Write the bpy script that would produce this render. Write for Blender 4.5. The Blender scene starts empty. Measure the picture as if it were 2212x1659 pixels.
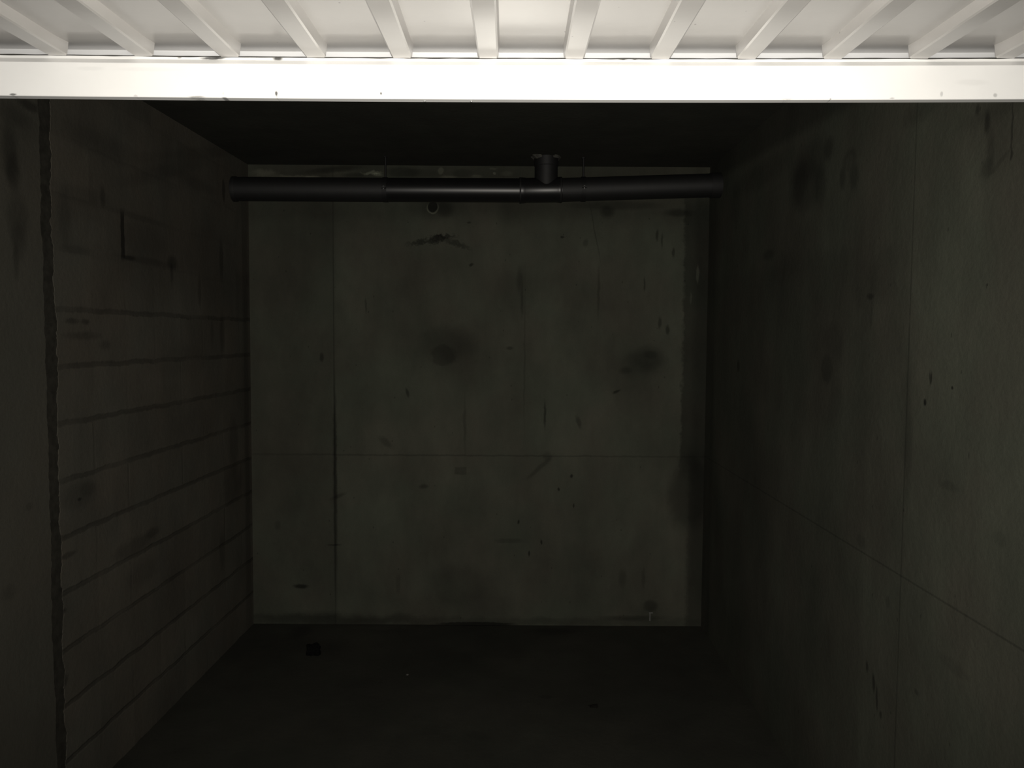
import bpy, bmesh, math, random
from mathutils import Vector, Matrix, noise

# ------------------------------------------------------------------ camera, world, light, exposure
sc = bpy.context.scene
C = sc.collection
W_PX, H_PX, F_PX = 2212.0, 1659.0, 1750.0
CAM_Z = 1.64
PITCH = math.radians(3.34)
ROLL = math.radians(0.36)
cam_data = bpy.data.cameras.new('camera')
cam = bpy.data.objects.new('camera', cam_data)
C.objects.link(cam)
cam_data.sensor_fit = 'HORIZONTAL'
cam_data.sensor_width = 36.0
cam_data.lens = 36.0 * F_PX / W_PX
cam_data.clip_start = 0.02
cam.location = (0, 0, CAM_Z)
CAM_R = Matrix.Rotation(math.pi / 2 - PITCH, 3, 'X') @ Matrix.Rotation(ROLL, 3, 'Z')
cam.rotation_euler = CAM_R.to_euler()
sc.camera = cam

world = bpy.data.worlds.new('world')
sc.world = world
world.use_nodes = True
world.node_tree.nodes['Background'].inputs['Color'].default_value = (0.75, 0.85, 1.0, 1)
world.node_tree.nodes['Background'].inputs['Strength'].default_value = 0.14

flash_data = bpy.data.lights.new('torch_light', 'SPOT')   # the small lamp held beside the camera
flash_data.shadow_soft_size = 0.011
flash_data.spot_size = math.radians(110)
flash_data.spot_blend = 1.0
flash_data.energy = 198.0
flash_data.color = (1.0, 0.945, 0.85)
flash = bpy.data.objects.new('torch_light', flash_data)
C.objects.link(flash)
flash.location = (0.012, 0.0, CAM_Z - 0.012)
flash.rotation_euler = (math.pi / 2, 0, 0)

sc.view_settings.view_transform = 'Standard'
sc.view_settings.look = 'None'
sc.view_settings.exposure = 0.0
sc.view_settings.gamma = 1.0
sc.view_settings.use_curve_mapping = False

# ------------------------------------------------------------------ geometry of the place
D = 4.67                       # back wall
def ray(px, py):
    return (CAM_R @ Vector(((px - W_PX / 2) / F_PX, -(py - H_PX / 2) / F_PX, -1.0)))
def on_y(px, py, y):           # point where the line of sight meets the plane y = const
    r = ray(px, py)
    return Vector((0, 0, CAM_Z)) + r * (y / r.y)
def on_z(px, py, z):
    r = ray(px, py)
    return Vector((0, 0, CAM_Z)) + r * ((z - CAM_Z) / r.z)
FLOOR_Z = on_y(1035, 1350, D).z
CEIL_Z = on_y(1035, 358.5, D).z
XL = on_y(542, 860, D).x       # back corners
XR = on_y(1524, 860, D).x
SL = 0.027                     # the left wall runs slightly out of square
SR = -0.004
Y0 = -0.7                      # how far the side walls run towards the passage
def xl(y): return XL + SL * (y - D)
def xr(y): return XR + SR * (y - D)
def on_left(px, py):
    r = ray(px, py)            # x = XL + SL*(y-D)
    t = (XL - SL * D) / (r.x - SL * r.y)
    return Vector((0, 0, CAM_Z)) + r * t
def on_right(px, py):
    r = ray(px, py)
    t = (XR - SR * D) / (r.x - SR * r.y)
    return Vector((0, 0, CAM_Z)) + r * t

# ------------------------------------------------------------------ helpers
def tag(o, label=None, cat=None, group=None, kind=None):
    if label: o['label'] = label
    if cat: o['category'] = cat
    if group: o['group'] = group
    if kind: o['kind'] = kind
    return o
def empty(name, loc):
    o = bpy.data.objects.new(name, None)
    C.objects.link(o)
    o.location = loc
    o.empty_display_size = 0.05
    return o
def link(name, bm, mat, parent=None, smooth=False, origin=None):
    me = bpy.data.meshes.new(name)
    bmesh.ops.recalc_face_normals(bm, faces=bm.faces[:])
    if origin is None and parent is not None:
        origin, q = Vector(parent.location), parent.parent
        while q is not None:
            origin, q = origin + q.location, q.parent
    if origin is not None:
        bmesh.ops.translate(bm, verts=bm.verts[:], vec=-Vector(origin))
    bm.to_mesh(me)
    bm.free()
    for p in me.polygons: p.use_smooth = smooth
    if smooth: me.set_sharp_from_angle(angle=math.radians(38))
    me.materials.append(mat)
    o = bpy.data.objects.new(name, me)
    C.objects.link(o)
    if parent is not None: o.parent = parent
    elif origin is not None: o.location = origin
    return o
def box(bm, x0, x1, y0, y1, z0, z1):
    vs = [bm.verts.new(p) for p in ((x0,y0,z0),(x1,y0,z0),(x1,y1,z0),(x0,y1,z0),(x0,y0,z1),(x1,y0,z1),(x1,y1,z1),(x0,y1,z1))]
    for f in ((0,3,2,1),(4,5,6,7),(0,1,5,4),(1,2,6,5),(2,3,7,6),(3,0,4,7)):
        bm.faces.new([vs[i] for i in f])
    return vs
def tube(bm, a, b, r, seg=40, r2=None, cap=True, inner=None):
    a, b = Vector(a), Vector(b)
    r2 = r if r2 is None else r2
    ax = (b - a).normalized()
    u = ax.orthogonal().normalized(); v = ax.cross(u)
    def ring(c, rr): return [bm.verts.new(c + (u * math.cos(t) + v * math.sin(t)) * rr) for t in [2 * math.pi * k / seg for k in range(seg)]]
    def skin(p, q):
        for k in range(seg): bm.faces.new((p[k], p[(k+1) % seg], q[(k+1) % seg], q[k]))
    o0, o1 = ring(a, r), ring(b, r2)
    skin(o0, o1)
    if inner:
        i0, i1 = ring(a, inner), ring(b, inner)
        skin(i1, i0); skin(o1, i1); skin(i0, o0)
    elif cap:
        bm.faces.new(o0[::-1]); bm.faces.new(o1)
def lathe_axis(bm, a, b, prof, seg=44):
    # prof: list of (fraction along a->b, radius); closed surface around the axis
    a, b = Vector(a), Vector(b)
    ax = (b - a).normalized(); u = ax.orthogonal().normalized(); v = ax.cross(u)
    rings = []
    for t, r in prof:
        c = a.lerp(b, t)
        rings.append([bm.verts.new(c + (u * math.cos(2*math.pi*k/seg) + v * math.sin(2*math.pi*k/seg)) * r) for k in range(seg)])
    for p, q in zip(rings, rings[1:]):
        for k in range(seg): bm.faces.new((p[k], p[(k+1) % seg], q[(k+1) % seg], q[k]))
    bm.faces.new(rings[0][::-1]); bm.faces.new(rings[-1])

# ------------------------------------------------------------------ materials
class Nodes:
    def __init__(self, name):
        self.m = bpy.data.materials.new(name)
        self.m.use_nodes = True
        self.t = self.m.node_tree
        self.bsdf = self.t.nodes['Principled BSDF']
    def n(self, kind, **kw):
        nd = self.t.nodes.new(kind)
        for k, v in kw.items(): setattr(nd, k, v)
        return nd
    def l(self, a, b): self.t.links.new(a, b)
    def math(self, op, a, b=None, clamp=False):
        nd = self.n('ShaderNodeMath', operation=op, use_clamp=clamp)
        for i, s in enumerate((a, b)):
            if s is None: continue
            if isinstance(s, (int, float)): nd.inputs[i].default_value = s
            else: self.l(s, nd.inputs[i])
        return nd.outputs[0]
    def noise(self, vec, scale, detail=4.0, rough=0.55, out='Fac'):
        nd = self.n('ShaderNodeTexNoise')
        nd.inputs['Scale'].default_value = scale
        nd.inputs['Detail'].default_value = detail
        nd.inputs['Roughness'].default_value = rough
        self.l(vec, nd.inputs['Vector'])
        return nd.outputs[out]
    def remap(self, v, a, b, c, d, smooth=False):
        nd = self.n('ShaderNodeMapRange')
        if smooth: nd.interpolation_type = 'SMOOTHSTEP'
        for i, x in enumerate((a, b, c, d)): nd.inputs[i + 1].default_value = x
        self.l(v, nd.inputs[0])
        return nd.outputs[0]
    def scaled(self, vec, s):
        nd = self.n('ShaderNodeVectorMath', operation='MULTIPLY')
        self.l(vec, nd.inputs[0]); nd.inputs[1].default_value = s
        return nd.outputs[0]
    def plane(self, a, b, world=False):
        """(world axis a, world axis b, 0) of the surface point"""
        out = self.n('ShaderNodeNewGeometry').outputs['Position'] if world else self.n('ShaderNodeTexCoord').outputs['Object']
        sp = self.n('ShaderNodeSeparateXYZ'); self.l(out, sp.inputs[0])
        cb = self.n('ShaderNodeCombineXYZ')
        self.l(sp.outputs[a], cb.inputs[0]); self.l(sp.outputs[b], cb.inputs[1])
        self.obj = out
        return cb.outputs[0]
    def warp(self, vec, amp, scale):
        c = self.noise(self.obj, scale, 4.0, 0.6, 'Color')
        s = self.n('ShaderNodeVectorMath', operation='SUBTRACT'); self.l(c, s.inputs[0]); s.inputs[1].default_value = (0.5, 0.5, 0.5)
        k = self.n('ShaderNodeVectorMath', operation='MULTIPLY'); self.l(s.outputs[0], k.inputs[0]); k.inputs[1].default_value = (amp, amp, 0)
        a = self.n('ShaderNodeVectorMath', operation='ADD'); self.l(vec, a.inputs[0]); self.l(k.outputs[0], a.inputs[1])
        return a.outputs[0]
    def mark(self, val, vec, c, h, rot=0.0, s=0.3, soft=0.5, rect=False):
        """multiply val by (1-s) inside an ellipse or rectangle of half sizes h at c"""
        # one mark after another: each lookup follows the result so far
        ma = self.n('ShaderNodeVectorMath', operation='MULTIPLY_ADD')
        self.l(val, ma.inputs[0]); ma.inputs[1].default_value = (1e-9, 1e-9, 0); self.l(vec, ma.inputs[2])
        vec = ma.outputs[0]
        mp = self.n('ShaderNodeMapping', vector_type='TEXTURE')
        mp.inputs['Location'].default_value = (c[0], c[1], 0)
        mp.inputs['Rotation'].default_value = (0, 0, rot)
        mp.inputs['Scale'].default_value = (max(h[0], 1e-4), max(h[1], 1e-4), 1)
        self.l(vec, mp.inputs['Vector'])
        if rect:
            ab = self.n('ShaderNodeVectorMath', operation='ABSOLUTE'); self.l(mp.outputs[0], ab.inputs[0])
            sp = self.n('ShaderNodeSeparateXYZ'); self.l(ab.outputs[0], sp.inputs[0])
            d = self.math('MAXIMUM', sp.outputs[0], sp.outputs[1])
        else:
            ln = self.n('ShaderNodeVectorMath', operation='LENGTH'); self.l(mp.outputs[0], ln.inputs[0])
            d = ln.outputs['Value']
        m = self.remap(d, 1 - soft, 1 + soft, 1 - s, 1.0, True)
        return self.math('MULTIPLY', val, m)
    def finish(self, val, col, rough=0.9, bump=None, spec=0.3, tint=None):
        mx = self.n('ShaderNodeVectorMath', operation='SCALE')
        if tint is None: mx.inputs[0].default_value = col
        else: self.l(tint, mx.inputs[0])
        self.l(val, mx.inputs['Scale'])
        self.l(mx.outputs[0], self.bsdf.inputs['Base Color'])
        self.bsdf.inputs['Roughness'].default_value = rough
        self.bsdf.inputs['Specular IOR Level'].default_value = spec
        if bump is not None:
            b = self.n('ShaderNodeBump'); b.inputs['Strength'].default_value = 0.5
            b.inputs['Distance'].default_value = 0.004
            self.l(bump, b.inputs['Height']); self.l(b.outputs[0], self.bsdf.inputs['Normal'])
        return self.m
    def tone(self, fac, c0, c1):
        mx = self.n('ShaderNodeMix', data_type='RGBA')
        self.l(fac, mx.inputs[0])
        mx.inputs[6].default_value = (*c0, 1); mx.inputs[7].default_value = (*c1, 1)
        return mx.outputs[2]

def plain(name, col, rough=0.5, metal=0.0, spec=0.5, scale=30.0, vary=0.12):
    k = Nodes(name)
    tc = k.n('ShaderNodeTexCoord')
    v = k.remap(k.noise(tc.outputs['Object'], scale, 5.0), 0.3, 0.7, 1 - vary, 1 + vary)
    k.finish(v, col, rough, None, spec)
    k.bsdf.inputs['Metallic'].default_value = metal
    return k.m

CONC = (0.067, 0.0725, 0.0540)
CONC_WARM = (0.071, 0.0695, 0.053)

def concrete(name, a, b, marks, c0=CONC, c1=CONC_WARM, level=1.0, vary=0.24, pits=True, extra=None, unproj=None, idx=(0, 2), spec=0.25, rough=0.92):
    k = Nodes(name)
    p = k.plane(a, b)
    fine = k.warp(p, 0.016, 22.0)
    rag = k.warp(p, 0.09, 7.0)
    big = k.noise(k.scaled(k.obj, (1.0, 1.0, 0.75)), 1.9, 5.0, 0.6)
    cloud = k.noise(k.scaled(k.obj, (1.0, 1.0, 0.45)), 6.0, 5.0, 0.6)
    v = k.math('MULTIPLY', k.remap(big, 0.3, 0.7, 1 - vary, 1 + vary), k.remap(cloud, 0.3, 0.7, 1 - vary * 0.55, 1 + vary * 0.55))
    v = k.math('MULTIPLY', v, k.remap(k.noise(k.obj, 160.0, 3.0), 0.3, 0.7, 0.95, 1.05))
    v = k.math('MULTIPLY', v, level)
    if pits:
        vo = k.n('ShaderNodeTexVoronoi'); vo.inputs['Scale'].default_value = 16.0
        k.l(k.scaled(k.obj, (1.0, 1.0, 0.6)), vo.inputs['Vector'])
        v = k.math('MULTIPLY', v, k.remap(vo.outputs['Distance'], 0.035, 0.075, 0.62, 1.0, True))
    vec = {'f': fine, 'r': rag, 'p': p, 'x': k.warp(p, 0.05, 26.0), 'y': k.warp(p, 0.075, 48.0)}
    for mk in marks:
        cx, cy, hx, hy = mk[:4]
        o = dict(mk[4]) if len(mk) > 4 else {}
        w = o.pop('w', 'f')
        if o.pop('world', False): c, h = (cx, cy), (hx, hy)
        else:
            q0 = unproj(cx, cy); qx = unproj(cx + hx, cy); qy = unproj(cx, cy + hy)
            c = (q0[idx[0]], q0[idx[1]])
            h = (abs(qx[idx[0]] - q0[idx[0]]), abs(qy[idx[1]] - q0[idx[1]]))
        v = k.mark(v, vec[w], c, h, **o)
    h = k.noise(k.obj, 45.0, 6.0, 0.65)
    if extra: v, h = extra(k, p, v, h)
    tint = k.tone(k.remap(k.noise(k.obj, 2.6, 4.0), 0.38, 0.62, 0.0, 1.0), c0, c1)
    k.finish(v, None, rough, h, spec, tint)
    return k.m

# back wall marks: (px, py, half width, half height, options)
back = lambda px, py: on_y(px, py, D)
HJ = on_y(1100, 985, D).z
back_marks = [
    (722, 890, 1.3, 455, dict(s=0.38, soft=0.6, rect=True, w='p')),
    (724, 1060, 4.0, 190, dict(s=0.5, soft=0.6)),
    (724, 960, 2.4, 110, dict(s=0.3, soft=0.6)),
    (632, 890, 92, 470, dict(s=0.14, soft=0.08, rect=True, w='p')),  # left panel: lamp falloff painted in, along with its own darker tone
    (1035, 984, 470, 1.6, dict(s=0.3, soft=0.7, rect=True)),
    (957, 768, 27, 22, dict(s=0.32, soft=0.2, w='x')),
    (968, 742, 56, 34, dict(s=0.24, soft=0.4, w='r')),
    (960, 760, 62, 52, dict(s=0.14, soft=0.6, w='r')),
    (910, 523, 25, 5, dict(s=0.6, rot=0.15, soft=0.7, w='y')),
    (948, 515, 16, 8, dict(s=0.7, soft=0.6, w='y')),
    (962, 511, 22, 4, dict(s=0.6, soft=0.7, w='y')),
    (985, 526, 28, 5, dict(s=0.5, rot=-0.35, soft=0.7, w='y')),
    (935, 522, 12, 6, dict(s=0.4, soft=0.6, w='y')),
    (945, 447, 50, 22, dict(s=0.3, soft=0.6)),
    (960, 452, 18, 16, dict(s=0.4, soft=0.5)),
    (935, 449.5, 13.4, 13, dict(s=-1.5, soft=0.1)),
    (935, 447, 11, 12, dict(s=0.88, soft=0.12)),
    (1400, 775, 34, 26, dict(s=0.36, soft=0.5)),
    (1375, 790, 48, 26, dict(s=0.22, soft=0.6)),
    (1352, 800, 12, 7, dict(s=0.3, soft=0.6)),
    (1405, 766, 14, 8, dict(s=0.3, soft=0.5)),
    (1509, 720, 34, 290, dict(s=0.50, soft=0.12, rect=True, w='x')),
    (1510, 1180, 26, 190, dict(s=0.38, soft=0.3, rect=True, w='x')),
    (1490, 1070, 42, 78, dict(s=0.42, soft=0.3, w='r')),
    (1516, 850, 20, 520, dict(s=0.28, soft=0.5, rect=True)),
    (1507, 592, 3.2, 18, dict(s=-1.3, soft=0.4)),
    (1492, 645, 2.4, 12, dict(s=-0.5, soft=0.4)),
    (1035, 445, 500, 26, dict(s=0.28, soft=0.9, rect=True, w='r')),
    (1330, 444, 90, 9, dict(s=0.35, soft=0.5)),
    (1312, 457, 14, 12, dict(s=0.5, soft=0.6)),
    (1465, 460, 28, 8, dict(s=0.5, soft=0.6)),
    (1177, 896, 2.6, 26, dict(s=0.55, soft=0.6)),
    (1004, 918, 3, 55, dict(s=0.25, soft=0.7)),
    (1133, 780, 1.6, 150, dict(s=0.2, soft=0.7)),
    (1123, 605, 7, 24, dict(s=0.35, soft=0.7)),
    (1128, 650, 3, 30, dict(s=0.35, soft=0.7)),
    (1293, 630, 2.5, 45, dict(s=0.32, soft=0.7)),
    (1285, 500, 1.3, 60, dict(s=0.3, rot=0.2, soft=0.7)),
    (995, 1017, 13, 8, dict(s=0.28, soft=0.15, rect=True)),
    (1166, 1010, 34, 4.5, dict(s=0.3, rot=0.75, soft=0.6)),
    (1182, 986, 9, 9, dict(s=0.25, soft=0.6)),
    (730, 1072, 16, 4, dict(s=0.35, rot=0.4, soft=0.6)),
    (722, 1177, 14, 2, dict(s=0.5, soft=0.6)),
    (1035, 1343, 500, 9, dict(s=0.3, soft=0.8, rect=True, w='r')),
    (720, 1338, 150, 13, dict(s=0.45, soft=0.7, w='r')), (1027, 1348, 84, 4.5, dict(s=0.75, soft=0.3)),  # thin strip: shadow of the gap at the wall foot, painted dark
    (1370, 1335, 60, 5, dict(s=0.4, soft=0.7)),
    (650, 1266, 15, 4.5, dict(s=0.72, soft=0.5)),
    (990, 1265, 60, 45, dict(s=0.2, soft=0.3, w='r')),
    (960, 1310, 110, 30, dict(s=0.14, soft=0.6, w='r')), (620, 540, 100, 130, dict(s=0.14, soft=0.8, w='r')), (800, 480, 100, 30, dict(s=0.12, soft=0.7, w='r')), (1110, 630, 40, 45, dict(s=0.16, soft=0.7, w='r')),
    (1405, 1309, 15, 12, dict(s=0.42, soft=0.4)),
    (1400, 1330, 26, 22, dict(s=0.2, soft=0.6)),
    (1375, 1300, 50, 40, dict(s=0.14, soft=0.6)),
    (1345, 1250, 8, 18, dict(s=0.3, soft=0.6)),
    (1235, 1028, 3, 4, dict(s=0.7)), (1207, 1057, 2.2, 4, dict(s=0.7)), (1120, 1127, 2.2, 5, dict(s=0.7)),
    (1170, 1172, 2, 5, dict(s=0.7)), (1143, 1195, 2, 6, dict(s=0.7)), (1240, 1092, 2, 5, dict(s=0.6)),
    (1250, 912, 5, 13, dict(s=0.4, rot=0.3)), (880, 848, 3, 9, dict(s=0.5, rot=0.3)), (695, 772, 4, 9, dict(s=0.5)),
    (1332, 846, 8, 2.6, dict(s=0.6, rot=0.35)), (1018, 572, 5, 3, dict(s=0.6, rot=0.6)), (1215, 512, 4, 2.4, dict(s=0.6)),
    (1420, 508, 3, 12, dict(s=0.5)), (1430, 520, 2, 14, dict(s=0.45)), (1455, 545, 3, 10, dict(s=0.5)), (1392, 614, 2, 14, dict(s=0.45)),
    (1442, 712, 4, 9, dict(s=0.5)), (1425, 697, 4, 12, dict(s=0.45)), (1013, 480, 4, 2, dict(s=0.5)), (790, 660, 2, 16, dict(s=0.35)),
    (833, 955, 16, 7, dict(s=0.3, rot=-0.7)), (915, 1051, 9, 5, dict(s=0.4)), (1102, 752, 7, 4, dict(s=0.4)), (1390, 1250, 4, 20, dict(s=0.25)),
    (1100, 1168, 30, 5, dict(s=0.25)), (860, 1260, 5, 20, dict(s=0.2)), (600, 1135, 6, 10, dict(s=0.25)), (1265, 525, 5, 8, dict(s=0.3)),
    # strip between pipe and ceiling
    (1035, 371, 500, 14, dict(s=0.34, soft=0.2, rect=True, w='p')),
    (572, 374, 22, 8, dict(w='x', s=-0.8, soft=0.6)), (632, 382, 34, 4, dict(w='x', s=-0.9, soft=0.6)), (675, 383, 16, 3, dict(s=-1.1, soft=0.5)),
    (802, 374, 20, 3.2, dict(w='x', s=-1.8, soft=0.5)), (815, 377, 10, 3, dict(s=-1.3, soft=0.5)), (735, 374, 26, 7, dict(s=-0.35, soft=0.6)),
    (952, 369, 6, 7, dict(s=-0.9, soft=0.3)), (968, 382, 18, 2.5, dict(s=-0.8, soft=0.5)), (1030, 381, 10, 3, dict(s=-0.7, soft=0.5)),
    (1068, 374, 3, 3, dict(s=-1.4, soft=0.4)), (1095, 375, 12, 5, dict(s=-0.4, soft=0.5)), (1065, 364, 8, 2, dict(s=-0.6, soft=0.5)),
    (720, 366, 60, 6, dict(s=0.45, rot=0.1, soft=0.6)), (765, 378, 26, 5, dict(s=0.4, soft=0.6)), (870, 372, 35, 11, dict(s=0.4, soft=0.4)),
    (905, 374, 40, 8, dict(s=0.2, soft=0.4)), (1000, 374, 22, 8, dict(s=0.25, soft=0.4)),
]
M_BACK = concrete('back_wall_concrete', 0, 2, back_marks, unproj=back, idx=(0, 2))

# right wall
rj = on_right(1965, 700).y
rz = 0.5 * (on_right(2200, 1391).z + on_right(1598, 1035).z)
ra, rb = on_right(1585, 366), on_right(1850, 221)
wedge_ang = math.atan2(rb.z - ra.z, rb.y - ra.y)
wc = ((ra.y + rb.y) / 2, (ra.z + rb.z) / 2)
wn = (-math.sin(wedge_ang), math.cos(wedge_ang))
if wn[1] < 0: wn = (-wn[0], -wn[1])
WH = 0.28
right_marks = [
    (rj, 1.2, 0.0035, 2.0, dict(world=True, s=0.32, soft=0.6, rect=True, w='p')),
    (rj + 1.5, 1.2, 1.5, 2.0, dict(world=True, s=0.06, soft=0.012, rect=True, w='p')),
    (on_right(1870, 1100).y + 1.0, 0.7, 1.0, 1.25, dict(world=True, s=0.14, soft=0.03, rect=True, w='r')),
    (1962, 980, 7, 90, dict(s=0.28, soft=0.7)),
    (1960, 860, 6, 120, dict(s=0.15, soft=0.7)),
    (2.4, rz, 2.6, 0.0028, dict(world=True, s=0.34, soft=0.7, rect=True, w='p')),
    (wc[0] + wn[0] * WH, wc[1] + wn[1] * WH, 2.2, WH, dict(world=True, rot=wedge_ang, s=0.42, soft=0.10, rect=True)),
    (1750, 350, 42, 40, dict(s=0.3, soft=0.5)), (1740, 400, 32, 55, dict(s=0.32, soft=0.35)), (1728, 395, 14, 45, dict(s=0.3, soft=0.5)), (1772, 400, 12, 42, dict(s=0.35, soft=0.5)),
    (1640, 380, 60, 26, dict(s=0.25, soft=0.6)), (1790, 320, 10, 22, dict(s=0.35, soft=0.5)),
    (1835, 345, 14, 22, dict(s=0.28, soft=0.4)), (1845, 382, 9, 26, dict(s=0.35, soft=0.5)), (1820, 386, 6, 22, dict(s=0.35, soft=0.5)), (1836, 350, 9, 15, dict(s=-0.25, soft=0.4)),
    (1786, 796, 12, 30, dict(s=0.3, soft=0.25)), (1786, 760, 34, 62, dict(s=0.16, soft=0.35)), (1800, 735, 22, 35, dict(s=0.12, soft=0.35)), (1785, 860, 32, 60, dict(s=0.14, soft=0.35)),
    (1880, 640, 7, 6, dict(s=0.5, soft=0.5)), (1882, 680, 2, 40, dict(s=0.2, soft=0.6)), (1905, 590, 30, 60, dict(s=0.16, soft=0.4)), (1870, 610, 30, 50, dict(s=0.12, soft=0.5)),
    (1660, 550, 12, 10, dict(s=0.35, soft=0.6)), (1590, 440, 10, 45, dict(s=0.3, soft=0.6)), (1595, 790, 3, 12, dict(s=0.45)), (1700, 575, 25, 30, dict(s=0.12, soft=0.6)),
    (2133, 265, 6, 24, dict(s=0.55, soft=0.5)), (2140, 325, 8, 45, dict(s=0.3, soft=0.6)), (2130, 365, 12, 20, dict(s=0.3, soft=0.6)), (2112, 235, 4, 12, dict(s=0.45)), (2160, 350, 26, 6, dict(s=0.2, rot=-0.5)),
    (2186, 280, 2.2, 60, dict(s=0.5, soft=0.5)), (2185, 335, 3, 10, dict(s=0.4, soft=0.5)), (2145, 240, 60, 20, dict(s=0.2, soft=0.7)), (1990, 240, 40, 20, dict(s=0.2, soft=0.7)),
    (2011, 818, 2.2, 14, dict(s=0.7)), (2008, 812, 1.4, 9, dict(s=0.5)), (1997, 869, 3, 7, dict(s=0.85)), (2057, 838, 2.6, 3.4, dict(s=0.8)), (2132, 615, 1.4, 3, dict(s=0.6)),
    (1873, 1440, 3, 12, dict(s=0.55)), (1887, 1476, 3, 18, dict(s=0.6, rot=-0.12)), (1894, 1508, 2.4, 26, dict(s=0.55, rot=-0.1)), (1902, 1544, 3, 8, dict(s=0.5)),
    (2060, 1440, 36, 14, dict(s=0.14)), (1918, 1300, 4, 14, dict(s=0.25)), (2160, 1165, 16, 16, dict(s=0.16)), (1860, 1170, 10, 14, dict(s=0.2)),
    (2093, 985, 1.2, 7, dict(s=0.5)), (1980, 1495, 6, 6, dict(s=0.3)), (2050, 1050, 20, 10, dict(s=0.2)),
    (D - 0.09, 1.2, 0.09, 2.0, dict(world=True, s=0.25, soft=0.5, rect=True)),
]
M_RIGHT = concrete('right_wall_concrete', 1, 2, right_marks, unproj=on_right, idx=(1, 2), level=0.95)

# left wall: block courses, partly smeared with mortar
def course_lines(k, p, v, h):
    heights = []
    for i in range(-5, 10):
        a = on_left(541, 691 + 73 * i); b = on_left(125, 668 + 122.5 * i)
        heights.append(((a.z + b.z) / 2, i))
    zs = [z for z, i in heights]
    step = 1.02 * (zs[0] - zs[-1]) / (len(zs) - 1)
    wp = k.warp(p, 0.024, 8.0)
    sp = k.n('ShaderNodeSeparateXYZ'); k.l(wp, sp.inputs[0])
    z0 = [z for z, i in heights if i == 0][0]
    t = k.math('DIVIDE', k.math('SUBTRACT', sp.outputs[1], z0), step)
    fr = k.math('ABSOLUTE', k.math('SUBTRACT', k.math('FRACT', k.math('ADD', t, 0.5)), 0.5))
    bed = k.remap(fr, 0.025, 0.065, 1.0, 0.0, True)
    low = k.remap(sp.outputs[1], z0 + 0.02, z0 + 0.07, 1.0, 0.12, True)
    patch = k.remap(k.noise(k.obj, 3.5, 3.0), 0.36, 0.55, 0.45, 1.0)
    bed = k.math('MULTIPLY', k.math('MULTIPLY', bed, low), patch)
    # upright joints, half-block offset each course
    row = k.math('FLOOR', k.math('ADD', t, 50.0))
    off = k.math('MULTIPLY', k.math('MODULO', row, 2.0), 0.5)
    u = k.math('ADD', k.math('DIVIDE', sp.outputs[0], 0.5), off)
    fu = k.math('ABSOLUTE', k.math('SUBTRACT', k.math('FRACT', u), 0.5))
    up = k.math('MULTIPLY', k.remap(fu, 0.008, 0.022, 1.0, 0.0, True), k.remap(k.noise(k.obj, 2.2, 2.0), 0.45, 0.62, 0.0, 0.28))
    up = k.math('MULTIPLY', up, low)
    j = k.math('MAXIMUM', bed, up)
    v = k.math('MULTIPLY', v, k.math('SUBTRACT', 1.0, k.math('MULTIPLY', j, 0.36)))
    # each block slightly its own tone
    wn_ = k.n('ShaderNodeTexWhiteNoise', noise_dimensions='2D')
    cb = k.n('ShaderNodeCombineXYZ'); k.l(k.math('FLOOR', u), cb.inputs[0]); k.l(row, cb.inputs[1]); k.l(cb.outputs[0], wn_.inputs['Vector'])
    v = k.math('MULTIPLY', v, k.remap(wn_.outputs['Value'], 0, 1, 0.92, 1.08))
    h = k.math('SUBTRACT', h, k.math('MULTIPLY', j, 1.6))
    return v, h
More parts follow.
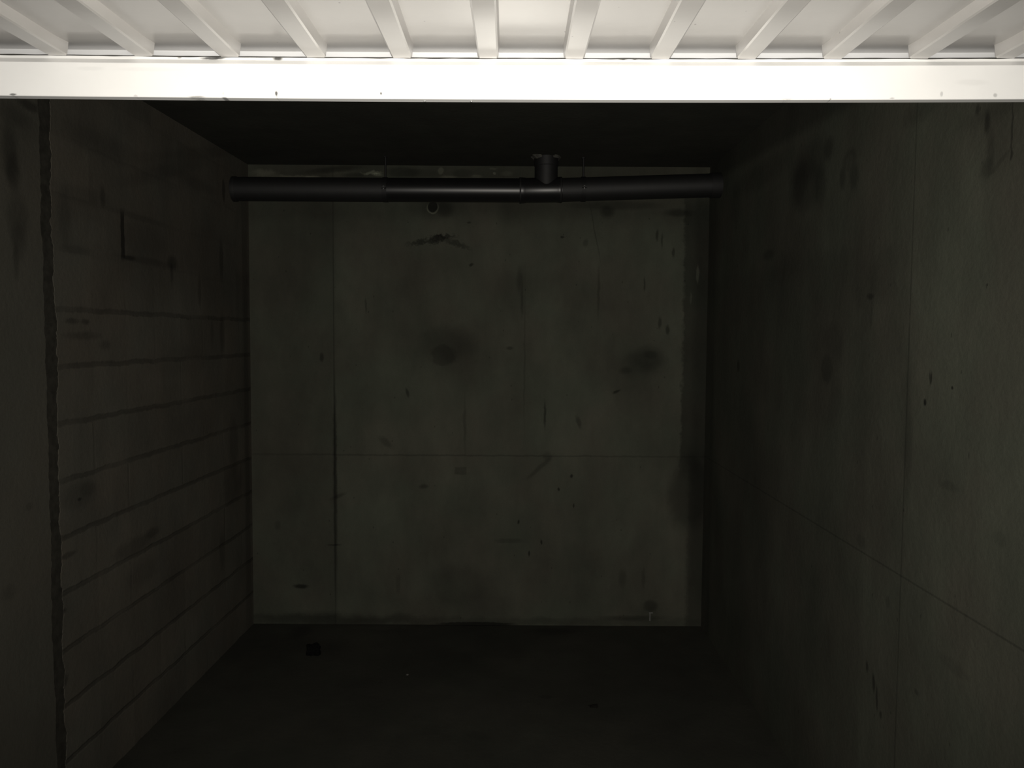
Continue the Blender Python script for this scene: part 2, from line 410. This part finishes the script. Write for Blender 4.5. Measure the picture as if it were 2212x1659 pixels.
left_marks = [
    (265, 508, 4, 50, dict(s=0.72, soft=0.25, rect=True)), (278, 557, 14, 5, dict(s=0.55, soft=0.5)), (300, 470, 50, 7, dict(s=0.2, soft=0.6)),
    (372, 568, 10, 14, dict(s=0.5, soft=0.6)), (371, 590, 3, 20, dict(s=0.4, soft=0.6)), (320, 565, 50, 8, dict(s=0.3, soft=0.6)), (310, 520, 45, 40, dict(s=0.15, soft=0.4)),
    (222, 425, 5, 22, dict(s=0.4, soft=0.6)), (185, 425, 50, 20, dict(s=0.2, soft=0.6)), (483, 412, 3, 24, dict(s=0.55, soft=0.4)),
    (478, 560, 4, 42, dict(s=0.4, soft=0.5)), (431, 630, 3, 30, dict(s=0.35, soft=0.5)), (480, 725, 5, 40, dict(s=0.4, soft=0.5)), (458, 720, 3, 30, dict(s=0.25, soft=0.5)),
    (525, 640, 14, 50, dict(s=0.2, soft=0.3, rect=True)), (360, 370, 80, 16, dict(s=0.2, soft=0.6, rot=0.3)), (420, 395, 40, 14, dict(s=0.2, soft=0.6)),
    (165, 540, 30, 9, dict(s=0.22, soft=0.6)), (190, 500, 45, 26, dict(s=-0.10, soft=0.4)), (140, 470, 12, 60, dict(s=0.2, soft=0.5)),
    (155, 694, 14, 6, dict(s=0.4, soft=0.6)), (185, 695, 8, 6, dict(s=0.45, soft=0.6)), (180, 725, 34, 8, dict(s=0.3, soft=0.6)), (228, 745, 10, 10, dict(s=0.3, soft=0.6)),
    (172, 1078, 5, 4, dict(s=0.6, soft=0.6)), (170, 1070, 36, 28, dict(s=0.2, soft=0.4)), (190, 1055, 16, 16, dict(s=0.2, soft=0.4)),
    (290, 1180, 40, 18, dict(s=0.3, soft=0.5)), (330, 1150, 14, 10, dict(s=0.35, soft=0.5)), (310, 1235, 30, 26, dict(s=0.2, soft=0.5)), (145, 1200, 18, 6, dict(s=0.4, soft=0.5)), (135, 1322, 8, 5, dict(s=0.5, soft=0.5)), (140, 1470, 8, 12, dict(s=0.4, soft=0.5)),
    (505, 960, 9, 60, dict(s=0.3, soft=0.5)), (500, 1050, 20, 40, dict(s=0.25, soft=0.5)), (480, 1190, 6, 40, dict(s=0.3, soft=0.5)), (533, 900, 5, 420, dict(s=0.3, soft=0.6, rect=True)),
    (440, 330, 90, 12, dict(s=0.18, soft=0.6, rot=0.25)), (260, 330, 90, 22, dict(s=0.14, soft=0.6)), (200, 300, 60, 30, dict(s=0.12, soft=0.6)),
    (410, 560, 120, 90, dict(s=0.14, soft=0.4)), (390, 780, 60, 30, dict(s=0.12, soft=0.5)), (420, 920, 40, 30, dict(s=0.1, soft=0.5)),
]
M_LEFT = concrete('blockwork', 1, 2, left_marks, c0=(0.077, 0.0735, 0.0595), c1=(0.084, 0.075, 0.059), unproj=on_left, idx=(1, 2), extra=course_lines, pits=False, vary=0.19)
front_marks = [
    (18, 330, 16, 60, dict(s=0.4, soft=0.5)), (26, 370, 14, 40, dict(s=0.4, soft=0.5)), (36, 470, 22, 50, dict(s=0.3, soft=0.5)), (38, 520, 16, 40, dict(s=0.25, soft=0.5)), (32, 560, 6, 40, dict(s=0.3, soft=0.6)),
    (60, 228, 22, 10, dict(s=0.5, soft=0.6)), (30, 250, 30, 20, dict(s=0.25, soft=0.6)), (60, 280, 26, 26, dict(s=0.12, soft=0.6)), (16, 1280, 14, 14, dict(s=0.2, soft=0.6)), (60, 1095, 8, 8, dict(s=0.2, soft=0.6)),
]
M_JAMB = concrete('plastered_concrete', 1, 2, front_marks, c0=(0.069, 0.067, 0.054), c1=(0.072, 0.067, 0.053), unproj=on_left, idx=(1, 2), pits=False, vary=0.1)
M_MORTAR = plain('dark_mortar', (0.034, 0.032, 0.026), 0.95, 0, 0.15, 40, 0.3)
M_CEIL = concrete('ceiling_concrete', 0, 1, [], c0=(0.035, 0.036, 0.028), c1=(0.034, 0.034, 0.027), pits=False, vary=0.22)
flr = lambda px, py: on_z(px, py, FLOOR_Z)
floor_marks = [
    (1280, 1500, 160, 40, dict(s=0.12, soft=0.7, w='r')), (940, 1440, 120, 30, dict(s=0.12, soft=0.7, w='r')),
    (760, 1372, 90, 14, dict(s=-0.25, soft=0.7, w='r')), (820, 1355, 60, 5, dict(s=-0.3, soft=0.7)),
    (1190, 1364, 40, 7, dict(s=0.3, soft=0.7)), (650, 1365, 20, 16, dict(s=0.3, soft=0.6)), (1025, 1348, 90, 3.5, dict(s=0.6, soft=0.5)),  # last mark: the wall-foot gap shadow carried onto the floor colour
    (1180, 1505, 14, 4, dict(s=0.25, soft=0.6)), (1030, 1590, 34, 7, dict(s=0.15, soft=0.6, rot=-0.6)),
]
M_FLOOR = concrete('dark_floor', 0, 1, floor_marks, c0=(0.033, 0.0335, 0.026), c1=(0.034, 0.033, 0.026), unproj=flr, idx=(0, 1), pits=False, vary=0.2)

M_PVC = plain('dark_pvc', (0.0085, 0.0085, 0.0085), 0.62, 0, 0.5, 25, 0.15)
M_PVC_SMOOTH = plain('smooth_dark_pvc', (0.009, 0.009, 0.0092), 0.36, 0, 0.5, 25, 0.1)
M_RUBBER = plain('black_rubber', (0.006, 0.006, 0.006), 0.7)
M_STEEL = plain('dull_steel', (0.012, 0.012, 0.012), 0.6, 0.3)
M_ZINC = plain('zinc', (0.45, 0.45, 0.45), 0.35, 0.8)
M_PALE = plain('pale_mortar', (0.075, 0.073, 0.064), 0.95, 0, 0.2, 60, 0.4)
M_COAL = plain('black_debris', (0.0045, 0.0045, 0.004), 0.95, 0, 0.1, 60, 0.3)
M_SCRAP = plain('dark_scrap', (0.014, 0.013, 0.011), 0.9, 0, 0.1, 60, 0.3)
M_CHIP = plain('white_chip', (0.12, 0.115, 0.105), 0.8, 0, 0.2, 60, 0.2)

# painted door steel
Y_RAIL = 1.55
def rail_at(px, py): return on_y(px, py, Y_RAIL)
def paint(name, marks, base=(0.70, 0.70, 0.70), rough=0.3, spec=0.5, specks=True):
    k = Nodes(name)
    p = k.plane(0, 2, True)
    fine = k.warp(p, 0.0026, 120.0)
    v = k.remap(k.noise(k.obj, 7.0, 5.0), 0.3, 0.7, 0.965, 1.02)
    if specks:
        vo = k.n('ShaderNodeTexVoronoi'); vo.inputs['Scale'].default_value = 22.0
        k.l(k.scaled(k.obj, (1.0, 0.7, 1.0)), vo.inputs['Vector'])
        v = k.math('MULTIPLY', v, k.remap(vo.outputs['Distance'], 0.03, 0.05, 0.72, 1.0, True))
    for mk in marks:
        cx, cy, hx, hy = mk[:4]
        o = dict(mk[4])
        q0 = on_y(cx, cy, Y_RAIL + (0.0098 if cy < 132 else 0.0)); s = Y_RAIL / F_PX
        v = k.mark(v, fine, (q0.x, q0.z), (hx * s, hy * s), **o)
    h = k.noise(k.obj, 18.0, 3.0)
    b = k.n('ShaderNodeBump'); b.inputs['Strength'].default_value = 0.12; b.inputs['Distance'].default_value = 0.003
    k.l(h, b.inputs['Height']); k.l(b.outputs[0], k.bsdf.inputs['Normal'])
    k.finish(v, base, rough, None, spec)
    return k.m
rail_marks = [
    (28, 204, 7, 2.2, dict(s=0.75)), (293, 207, 4, 2, dict(s=0.25)), (425, 209, 16, 1.8, dict(s=0.5)), (484, 211, 5, 1.5, dict(s=0.6)), (482, 202, 2, 3, dict(s=0.2)),
    (597, 202, 2.8, 5, dict(s=0.85)), (598, 208, 1.2, 5, dict(s=0.3)), (823, 202, 1.8, 2.8, dict(s=0.88)), (2034, 203, 3, 5, dict(s=0.3)), (2150, 206, 4, 4, dict(s=0.35)), (1927, 212, 5, 1.5, dict(s=0.35)), (1794, 214, 2, 1.4, dict(s=0.6)), (1700, 214, 12, 1.2, dict(s=0.3)),
    (195, 148, 26, 4, dict(s=0.06)), (2100, 178, 30, 6, dict(s=0.06)), (320, 150, 60, 4, dict(s=0.05)),
    (458, 126, 21, 3.2, dict(s=0.85)), (475, 125, 12, 3, dict(s=0.5)), (600, 127, 10, 3.2, dict(s=0.9)), (388, 124, 4, 2, dict(s=0.6)),
    (1346, 127, 10, 2.8, dict(s=0.9)), (1371, 127, 6, 2.6, dict(s=0.9)), (1310, 126, 16, 1.2, dict(s=0.4)), (1390, 127, 20, 1.2, dict(s=0.3)),
    (1340, 133, 60, 3, dict(s=0.12)), (560, 132, 60, 3, dict(s=0.06)),
]
M_RAIL = paint('white_painted_rail', rail_marks, base=(0.87, 0.87, 0.865), specks=False)
M_SHEET = paint('white_painted_sheet', [], base=(0.525, 0.512, 0.498), rough=0.25, spec=0.65)
M_SILL = paint('white_painted_edge', [], base=(0.62, 0.63, 0.65), specks=False)
M_GAP = plain('dark_gap', (0.05, 0.049, 0.045), 0.7, 0, 0.2)

# ------------------------------------------------------------------ setting
TH = 0.16
def structure(name, bm, mat, label=None):
    o = link(name, bm, mat)
    tag(o, label, None, None, 'structure')
    return o
bm = bmesh.new(); box(bm, XL - 0.3, XR + 0.25, Y0, D + TH, FLOOR_Z - 0.15, FLOOR_Z)
structure('floor', bm, M_FLOOR, 'dark smooth concrete floor of the storage cell')
bm = bmesh.new(); box(bm, XL - 0.3, XR + 0.25, Y0, D + TH, CEIL_Z, CEIL_Z + 0.18)
structure('ceiling', bm, M_CEIL, 'dark bare concrete ceiling above the pipe')
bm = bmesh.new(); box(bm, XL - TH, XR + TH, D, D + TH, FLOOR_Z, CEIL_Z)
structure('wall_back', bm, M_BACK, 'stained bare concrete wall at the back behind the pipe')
bm = bmesh.new()
vs = box(bm, 0, 1, Y0, D, FLOOR_Z, CEIL_Z)
for v in vs: v.co.x = xr(v.co.y) + (0 if v.co.x < 0.5 else TH)
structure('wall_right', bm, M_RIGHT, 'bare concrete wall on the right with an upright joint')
# left: block wall from the joint back, a ragged recessed mortar joint, and a plastered wall in front
YJ1 = on_left(124, 860).y      # where the blocks begin
YJ0 = on_left(98, 860).y      # where the plaster ends
random.seed(4)
def ragged_panel(name, mat, y_in, y_out, side, dx, label, amp):
    bm = bmesh.new()
    n = 420
    rows = []
    for i in range(n + 1):
        z = FLOOR_Z + (CEIL_Z - FLOOR_Z) * i / n
        j = (noise.fractal(Vector((z * 13.0, side * 7.3, 0.4)), 0.55, 2.0, 5) * amp + noise.noise(Vector((z * 2.2, side * 3.0, 2.0))) * amp * 0.7)
        ye = y_in + j
        pts = [(ye, 0.03), (ye, 0.0), (y_out, 0.0), (y_out, -TH)]
        rows.append([bm.verts.new((xl(y) + dx - (d if d > 0 else 0) + (d if d < 0 else 0), y, z)) for y, d in pts])
    for a, b in zip(rows, rows[1:]):
        for k in range(3): bm.faces.new((a[k], a[k+1], b[k+1], b[k]))
    o = structure(name, bm, mat, label)
    return o
ragged_panel('wall_left', M_LEFT, YJ1, D, 1, 0.0, 'rough block wall on the left with dark mortar courses', 0.012)
ragged_panel('wall_left_front', M_JAMB, YJ0, Y0, 2, 0.004, 'smooth plastered wall at the left edge', 0.007)
bm = bmesh.new()
vs = box(bm, 0, 1, YJ0 - 0.05, YJ1 + 0.05, FLOOR_Z, CEIL_Z)
for v in vs: v.co.x = xl(v.co.y) - 0.0025 - (0 if v.co.x > 0.5 else 0.1)
structure('trim_1', bm, M_MORTAR, 'dark ragged mortar joint between block wall and plaster')

# ------------------------------------------------------------------ garage door, swung up overhead
XA, XB = xl(Y_RAIL) + 0.012, xr(Y_RAIL) - 0.012
zr = lambda py: rail_at(1106, py).z
CV = 0.0105                      # depth of the sloped cove under the lip
zl = lambda py: on_y(1106, py, Y_RAIL + CV).z
z_top, z_lip, z_cove, z_face, z_bot = zl(123.4), zl(129.0), zr(137.5), zr(211.5), zr(211.5) - 0.0005
door = empty('garage_door', ((XA + XB) / 2, Y_RAIL, z_bot))
tag(door, 'white ribbed steel garage door swung up overhead across the top of the opening', 'garage door')
XC = (XA + XB) / 2
def sag(x, amp=0.0042):
    t = x / 1.0
    return amp * min(1.6, t * t) - 0.0028 + 0.0027 * max(-1.6, min(1.6, x))    # the long rail hangs a little in the middle
def extrude_profile(bm, prof, xs, zfun, closed=True):
    rows = [[bm.verts.new((x, y, z + zfun(x))) for y, z in prof] for x in xs]
    n = len(prof)
    for a, b in zip(rows, rows[1:]):
        for k in range(n if closed else n - 1):
            bm.faces.new((a[k], a[(k+1) % n], b[(k+1) % n], b[k]))
    if closed:
        bm.faces.new(rows[0][::-1]); bm.faces.new(rows[-1])
XS = [XA + (XB - XA) * i / 80 for i in range(81)]
bm = bmesh.new()
prof = [(Y_RAIL + CV, z_lip), (Y_RAIL + 0.0005, z_cove), (Y_RAIL, z_cove - 0.001),
        (Y_RAIL, z_face + 0.001), (Y_RAIL + 0.001, z_face), (Y_RAIL + 0.019, z_face), (Y_RAIL + 0.0215, z_face + 0.002),
        (Y_RAIL + 0.0215, z_lip)]
extrude_profile(bm, prof, XS, sag)
link('bottom_rail', bm, M_RAIL, door)
# bead of paint and sealant along the top of the rail: slightly wavy
bm = bmesh.new()
XS2 = [XA + (XB - XA) * i / 700 for i in range(701)]
rows = []
for x in XS2:
    w = noise.noise(Vector((x * 22, 0.3, 0))) * 0.0007 + noise.noise(Vector((x * 70, 4.3, 0))) * 0.0005
    w2 = noise.noise(Vector((x * 30, 7.3, 0))) * 0.0009
    s = sag(x)
    rows.append([bm.verts.new(p) for p in ((x, Y_RAIL + CV - 0.001, z_lip - 0.0006 + w + s), (x, Y_RAIL + CV - 0.0006, z_top + w2 + s - 0.0008), (x, Y_RAIL + CV + 0.006, z_top + 0.0003 + w2 + s), (x, Y_RAIL + CV + 0.006, z_lip - 0.0006 + s))])
for a, b in zip(rows, rows[1:]):
    for k in range(4): bm.faces.new((a[k], a[(k+1) % 4], b[(k+1) % 4], b[k]))
bm.faces.new(rows[0][::-1]); bm.faces.new(rows[-1])
link('sealant_bead', bm, M_RAIL, door)
# sheet: runs from behind the rail out over the camera, falling slightly outwards
TILT = 0.020
RIB_H = 0.021
Y_END = Y_RAIL + 0.074
Y_OUT = -0.62
RIB_Z = zr(119.8)                         # underside of ribs at the rail
def sheet_z(y): return RIB_Z + RIB_H + TILT * (y - Y_RAIL)
x_rib0 = on_y(1054.5, 121, Y_RAIL + 0.008).x
spacing = (on_y(1054.5 + 5 * 186.3, 121, Y_RAIL + 0.008).x - x_rib0) / 5
ribs = [x_rib0 + spacing * i for i in range(-9, 9)]
ribs = [x for x in ribs if XA + 0.06 < x < XB - 0.06]
def dish(y):
    t = max(0.0, (y - (Y_RAIL - 0.060)) / 0.134)
    return 0.0105 * t ** 1.7
bm = bmesh.new()
ys = [Y_OUT, 0.0, 0.8, 1.2, 1.4, 1.46] + [Y_RAIL - 0.065 + (Y_END - Y_RAIL + 0.065) * i / 16 for i in range(17)]
rows = [[bm.verts.new((x, y, sheet_z(y) + dish(y) + sag(x) + 0.0)) for x in XS] for y in ys]
for a, b in zip(rows, rows[1:]):
    for k in range(len(XS) - 1): bm.faces.new((a[k], a[k+1], b[k+1], b[k]))
top = {}
ret = bmesh.ops.extrude_face_region(bm, geom=bm.faces[:])
for v in [g for g in ret['geom'] if isinstance(g, bmesh.types.BMVert)]: v.co.z += 0.0012
link('door_sheet', bm, M_SHEET, door, smooth=False)
# pale return flange the sheet ends on, seen between the ribs
bm = bmesh.new()
zt = sheet_z(Y_END) + dish(Y_END)
extrude_profile(bm, [(Y_END, z_lip), (Y_END, zt + 0.001), (Y_END + 0.003, zt + 0.001), (Y_END + 0.003, z_lip)], XS, sag)
extrude_profile(bm, [(Y_RAIL + 0.0215, z_lip - 0.002), (Y_RAIL + 0.0215, z_lip), (Y_END + 0.003, z_lip), (Y_END + 0.003, z_lip - 0.002)], XS, sag)
link('return_flange', bm, M_SILL, door)
# dark wavy strip added to stand for the shaded gap between sheet and rail
bm = bmesh.new()
rows = []
for x in XS2:
    w = noise.noise(Vector((x * 26, 9.3, 0))) * 0.0006
    s = sag(x)
    za, zb = z_top - 0.003 + s, z_top + 0.0036 + w + s
    rows.append([bm.verts.new(p) for p in ((x, Y_RAIL + CV + 0.007, za), (x, Y_RAIL + CV + 0.007, zb), (x, Y_RAIL + CV + 0.0095, zb), (x, Y_RAIL + CV + 0.0095, za))])
for a, b in zip(rows, rows[1:]):
    for k in range(4): bm.faces.new((a[k], a[(k+1) % 4], b[(k+1) % 4], b[k]))
bm.faces.new(rows[0][::-1]); bm.faces.new(rows[-1])
g = link('gap_strip', bm, M_GAP, door)
g['label'] = 'thin dark strip standing in for the shaded gap between sheet and rail'
# stiffening ribs
for x in ribs:
    bm = bmesh.new()
    ys_r = [Y_OUT + 0.05, 0.4, 1.0, 1.3, Y_RAIL - 0.06, Y_RAIL - 0.02, Y_RAIL + CV - 0.002]
    rows = []
    for y in ys_r:
        zb = sheet_z(y) - RIB_H + sag(x); zt2 = sheet_z(y) + sag(x) + dish(y)
        taper = 1.0 if y < 1.3 else 1.0 - 0.08 * (y - 1.3) / 0.28
        b, f = 0.0235 * taper, 0.0195 * taper
        e = 0.0022
        pts = [(-b, zt2), (-f - e * 0.4, zb + e), (-f + e, zb), (f - e, zb), (f + e * 0.4, zb + e), (b, zt2)]
        rows.append([bm.verts.new((x + px, y, z)) for px, z in pts])
    for a, c in zip(rows, rows[1:]):
        for k in range(6): bm.faces.new((a[k], a[(k+1) % 6], c[(k+1) % 6], c[k]))
    bm.faces.new(rows[0][::-1]); bm.faces.new(rows[-1])
    link('stiffening_rib', bm, M_SHEET, door)
# two tiny bright rivet heads under the rail
for px in (918, 1018):
    q = on_y(px, 217, Y_RAIL + 0.015)
    bm = bmesh.new()
    bmesh.ops.create_uvsphere(bm, u_segments=14, v_segments=8, radius=0.0022)
    for v in bm.verts: v.co = Vector((v.co.x * 1.1 + q.x, v.co.y + Y_RAIL + 0.013, v.co.z * 0.8 + z_face + sag(q.x) - 0.0004))
    o = link('rivet', bm, M_ZINC, door, True)
# pivot arms at both walls carry the raised door (outside the picture)
for s, x in ((-1, XA), (1, XB)):
    bm = bmesh.new()
    xw = xl(0.9) if s < 0 else xr(0.9)
    box(bm, min(x - s * 0.02, xw), max(x - s * 0.02, xw), 0.85, 0.95, sheet_z(0.9) - 0.03, sheet_z(0.9) + 0.03)
    link('pivot_bracket', bm, M_STEEL, door)

# ------------------------------------------------------------------ drain pipe under the ceiling
YP = D - 0.235
R = 0.5 * 50.5 / F_PX * YP
pl = on_y(520, 408.5, YP); pa = on_y(833, 410, YP); pt = on_y(1165, 412, YP); pr = on_y(1545, 400.5, YP)
XPL, XPR = xl(YP) + 0.001, xr(YP) - 0.001
def on_run(x):
    if x < pt.x:
        t = (x - pl.x) / (pt.x - pl.x); z = pl.z + (pt.z - pl.z) * t
    else:
        t = (x - pt.x) / (pr.x - pt.x); z = pt.z + (pr.z - pt.z) * t
    return Vector((x, YP, z))
xq = lambda px: on_y(px, 410, YP).x
pipe = empty('drain_pipe', (pt.x, YP, pt.z))
tag(pipe, 'dark plastic drain pipe running across under the ceiling along the back wall', 'pipe')
bm = bmesh.new(); tube(bm, on_run(XPL), on_run(xq(836)), R, 56)
link('pipe_length', bm, M_PVC, pipe, True)
bm = bmesh.new(); tube(bm, on_run(xq(836)), on_run(xq(1122)), R * 1.0, 56)
link('pipe_length', bm, M_PVC_SMOOTH, pipe, True)
bm = bmesh.new(); tube(bm, on_run(xq(1214)), on_run(XPR), R * 0.985, 56)
link('pipe_length', bm, M_PVC, pipe, True)
# tee: sleeve along the run with raised socket rims
a, b = on_run(xq(1122)), on_run(xq(1214))
bm = bmesh.new()
lathe_axis(bm, a, b, [(0, R * 1.0), (0.0, R * 1.06), (0.06, R * 1.075), (0.12, R * 1.06), (0.16, R * 1.03), (0.86, R * 1.03), (0.90, R * 1.06), (0.95, R * 1.075), (1.0, R * 1.06), (1.0, R)], 56)
tee = link('tee_fitting', bm, M_PVC_SMOOTH, pipe, True)
for px in (1124, 1211):
    bm = bmesh.new()
    c = on_run(xq(px)); tube(bm, c - Vector((0.004, 0, 0)), c + Vector((0.004, 0, 0)), R * 1.085, 56)
    link('seal_ring', bm, M_RUBBER, tee)
# riser up into the ceiling
rc = on_y(1180, 370, YP)
zt = pt.z
bm = bmesh.new()
lathe_axis(bm, (rc.x, YP, zt), (rc.x, YP, CEIL_Z - 0.001), [(0, R * 0.9), (0.0, R * 0.97), (0.72, R * 0.97), (0.74, R * 1.02), (1.0, R * 1.02), (1.0, R * 0.9)], 56)
link('riser', bm, M_PVC, pipe, True)
# end sockets at both walls
for px, sgn in ((1553, 1), (514, -1)):
    bm = bmesh.new()
    xe = XPR if sgn > 0 else XPL
    L = 0.055 if sgn > 0 else 0.022
    lathe_axis(bm, on_run(xe), on_run(xe - sgn * L), [(0, R), (0, R * 1.05), (0.8, R * 1.05), (1.0, R * 1.03), (1.0, R)], 56)
    link('wall_socket', bm, M_RUBBER, pipe, True)
# broken mortar around the hole in the ceiling
bm = bmesh.new()
random.seed(11)
n = 48; inner = []; outer = []; low = []
for k in range(n):
    t = 2 * math.pi * k / n
    j = 0.5 + 0.5 * noise.noise(Vector((math.cos(t) * 2.1, math.sin(t) * 2.1, 5.0)))
    ro = R * (1.12 + 0.75 * j * j)
    cx, cy = math.cos(t), math.sin(t)
    inner.append(bm.verts.new((rc.x + cx * R * 1.03, YP + cy * R * 1.03, CEIL_Z - 0.001)))
    low.append(bm.verts.new((rc.x + cx * R * 1.10, YP + cy * R * 1.10, CEIL_Z - 0.006 - 0.014 * j)))
    outer.append(bm.verts.new((rc.x + cx * ro, YP + cy * ro, CEIL_Z - 0.0005)))
for k in range(n):
    q = (k + 1) % n
    if abs(math.cos(2 * math.pi * k / n)) < 0.42: continue
    bm.faces.new((inner[k], inner[q], low[q], low[k])); bm.faces.new((low[k], low[q], outer[q], outer[k]))
patch = link('mortar_patch', bm, M_PALE, pipe)
patch['label'] = 'pale crumbled mortar where the riser enters the ceiling'

# ------------------------------------------------------------------ two pipe hangers
def hanger(px, label):
    c = on_run(xq(px))
    root = empty('pipe_hanger', (c.x, YP, CEIL_Z))
    tag(root, label, 'pipe hanger', 'pipe hangers on the drain pipe')
    bm = bmesh.new(); tube(bm, (c.x, YP - 0.0, c.z + R * 1.05), (c.x, YP, CEIL_Z - 0.0005), 0.0052, 14)
    link('threaded_rod', bm, M_STEEL, root, True)
    bm = bmesh.new(); lathe_axis(bm, (c.x, YP, CEIL_Z - 0.007), (c.x, YP, CEIL_Z - 0.0005), [(0, 0.001), (0, 0.011), (1, 0.011), (1, 0.001)], 6)
    link('nut', bm, M_STEEL, root)
    bm = bmesh.new(); tube(bm, c - Vector((0.0125, 0, 0)), c + Vector((0.0125, 0, 0)), R * 1.035, 56, inner=R * 1.004)
    cl = link('clamp', bm, M_STEEL, root)
    for sgn in (-1, 1):
        bm = bmesh.new()
        y = YP + sgn * (R * 1.03 + 0.008)
        if sgn < 0:
            box(bm, c.x - 0.0125, c.x + 0.0125, y - 0.008, y + 0.010, c.z - 0.004, c.z + 0.004)
        else:
            box(bm, c.x - 0.0125, c.x + 0.0125, y - 0.010, y + 0.008, c.z - 0.004, c.z + 0.004)
        link('ear', bm, M_STEEL, cl, origin=root.location)
    bm = bmesh.new()
    y = YP - (R * 1.03 + 0.010)
    lathe_axis(bm, (c.x, y, c.z - 0.010), (c.x, y, c.z + 0.007), [(0, 0.003), (0.3, 0.003), (0.65, 0.003), (0.65, 0.0062), (1.0, 0.0055), (1.0, 0.001)], 12)
    link('bolt', bm, M_ZINC, cl, origin=root.location)
hanger(833, 'dark hanger with thin rod holding the drain pipe left of the tee')
hanger(1260, 'dark hanger with thin rod holding the drain pipe right of the tee')

# ------------------------------------------------------------------ things on the floor and wall foot
def lump(name, px, py, sx, sy, sz, seed, mat, label, cat, rough=0.35, dents=4.0):
    c = on_z(px, py, FLOOR_Z)
    bm = bmesh.new()
    bmesh.ops.create_icosphere(bm, subdivisions=4, radius=1.0)
    for v in bm.verts:
        n = v.co.normalized()
        k = 1.0 + rough * noise.fractal(n * 1.3 + Vector((seed, 0, 0)), 0.9, 2.0, 4)
        bx = max(abs(n.x), abs(n.y), abs(n.z))
        k *= 0.55 + 0.45 / bx * 0.8            # squarish broken lump
        v.co = Vector((n.x * sx * k, n.y * sy * k, max(n.z * sz * k, -0.55 * sz)))
    zmin = min(v.co.z for v in bm.verts)
    for v in bm.verts: v.co = v.co + Vector((c.x, c.y, FLOOR_Z - zmin))
    o = link(name, bm, mat, None, False, origin=Vector((c.x, c.y, FLOOR_Z)))
    tag(o, label, cat)
    return o
lump('rubble_chunk', 677, 1412, 0.040, 0.035, 0.035, 3.0, M_COAL, 'black broken lump lying on the dark floor near the left end of the back wall', 'rubble')
lump('floor_scrap', 1282, 1526, 0.020, 0.016, 0.004, 8.0, M_SCRAP, 'flat dark scrap on the bare floor, right of centre', 'scrap', 0.5)
lump('paint_chip', 880, 1458, 0.006, 0.006, 0.003, 5.0, M_CHIP, 'tiny pale chip on the open floor left of centre', 'chip', 0.3)

# small pale clip at the foot of the back wall
c = on_y(1404, 1331, D)
clip = empty('metal_clip', (c.x, D, c.z - 0.025))
tag(clip, 'tiny pale metal clip on the foot of the back wall near the right corner', 'clip')
M_CLIP = plain('pale_clip', (0.15, 0.15, 0.14), 0.6, 0.0)
s = D / F_PX
bm = bmesh.new(); box(bm, c.x - 1.5 * s, c.x + 0.7 * s, D - 0.006, D - 0.0003, c.z - 10 * s, c.z + 9 * s)
link('shank', bm, M_CLIP, clip)
bm = bmesh.new(); box(bm, c.x - 3 * s, c.x + 5.5 * s, D - 0.010, D - 0.0003, c.z + 7.5 * s, c.z + 9.8 * s)
link('tab', bm, M_CLIP, clip)
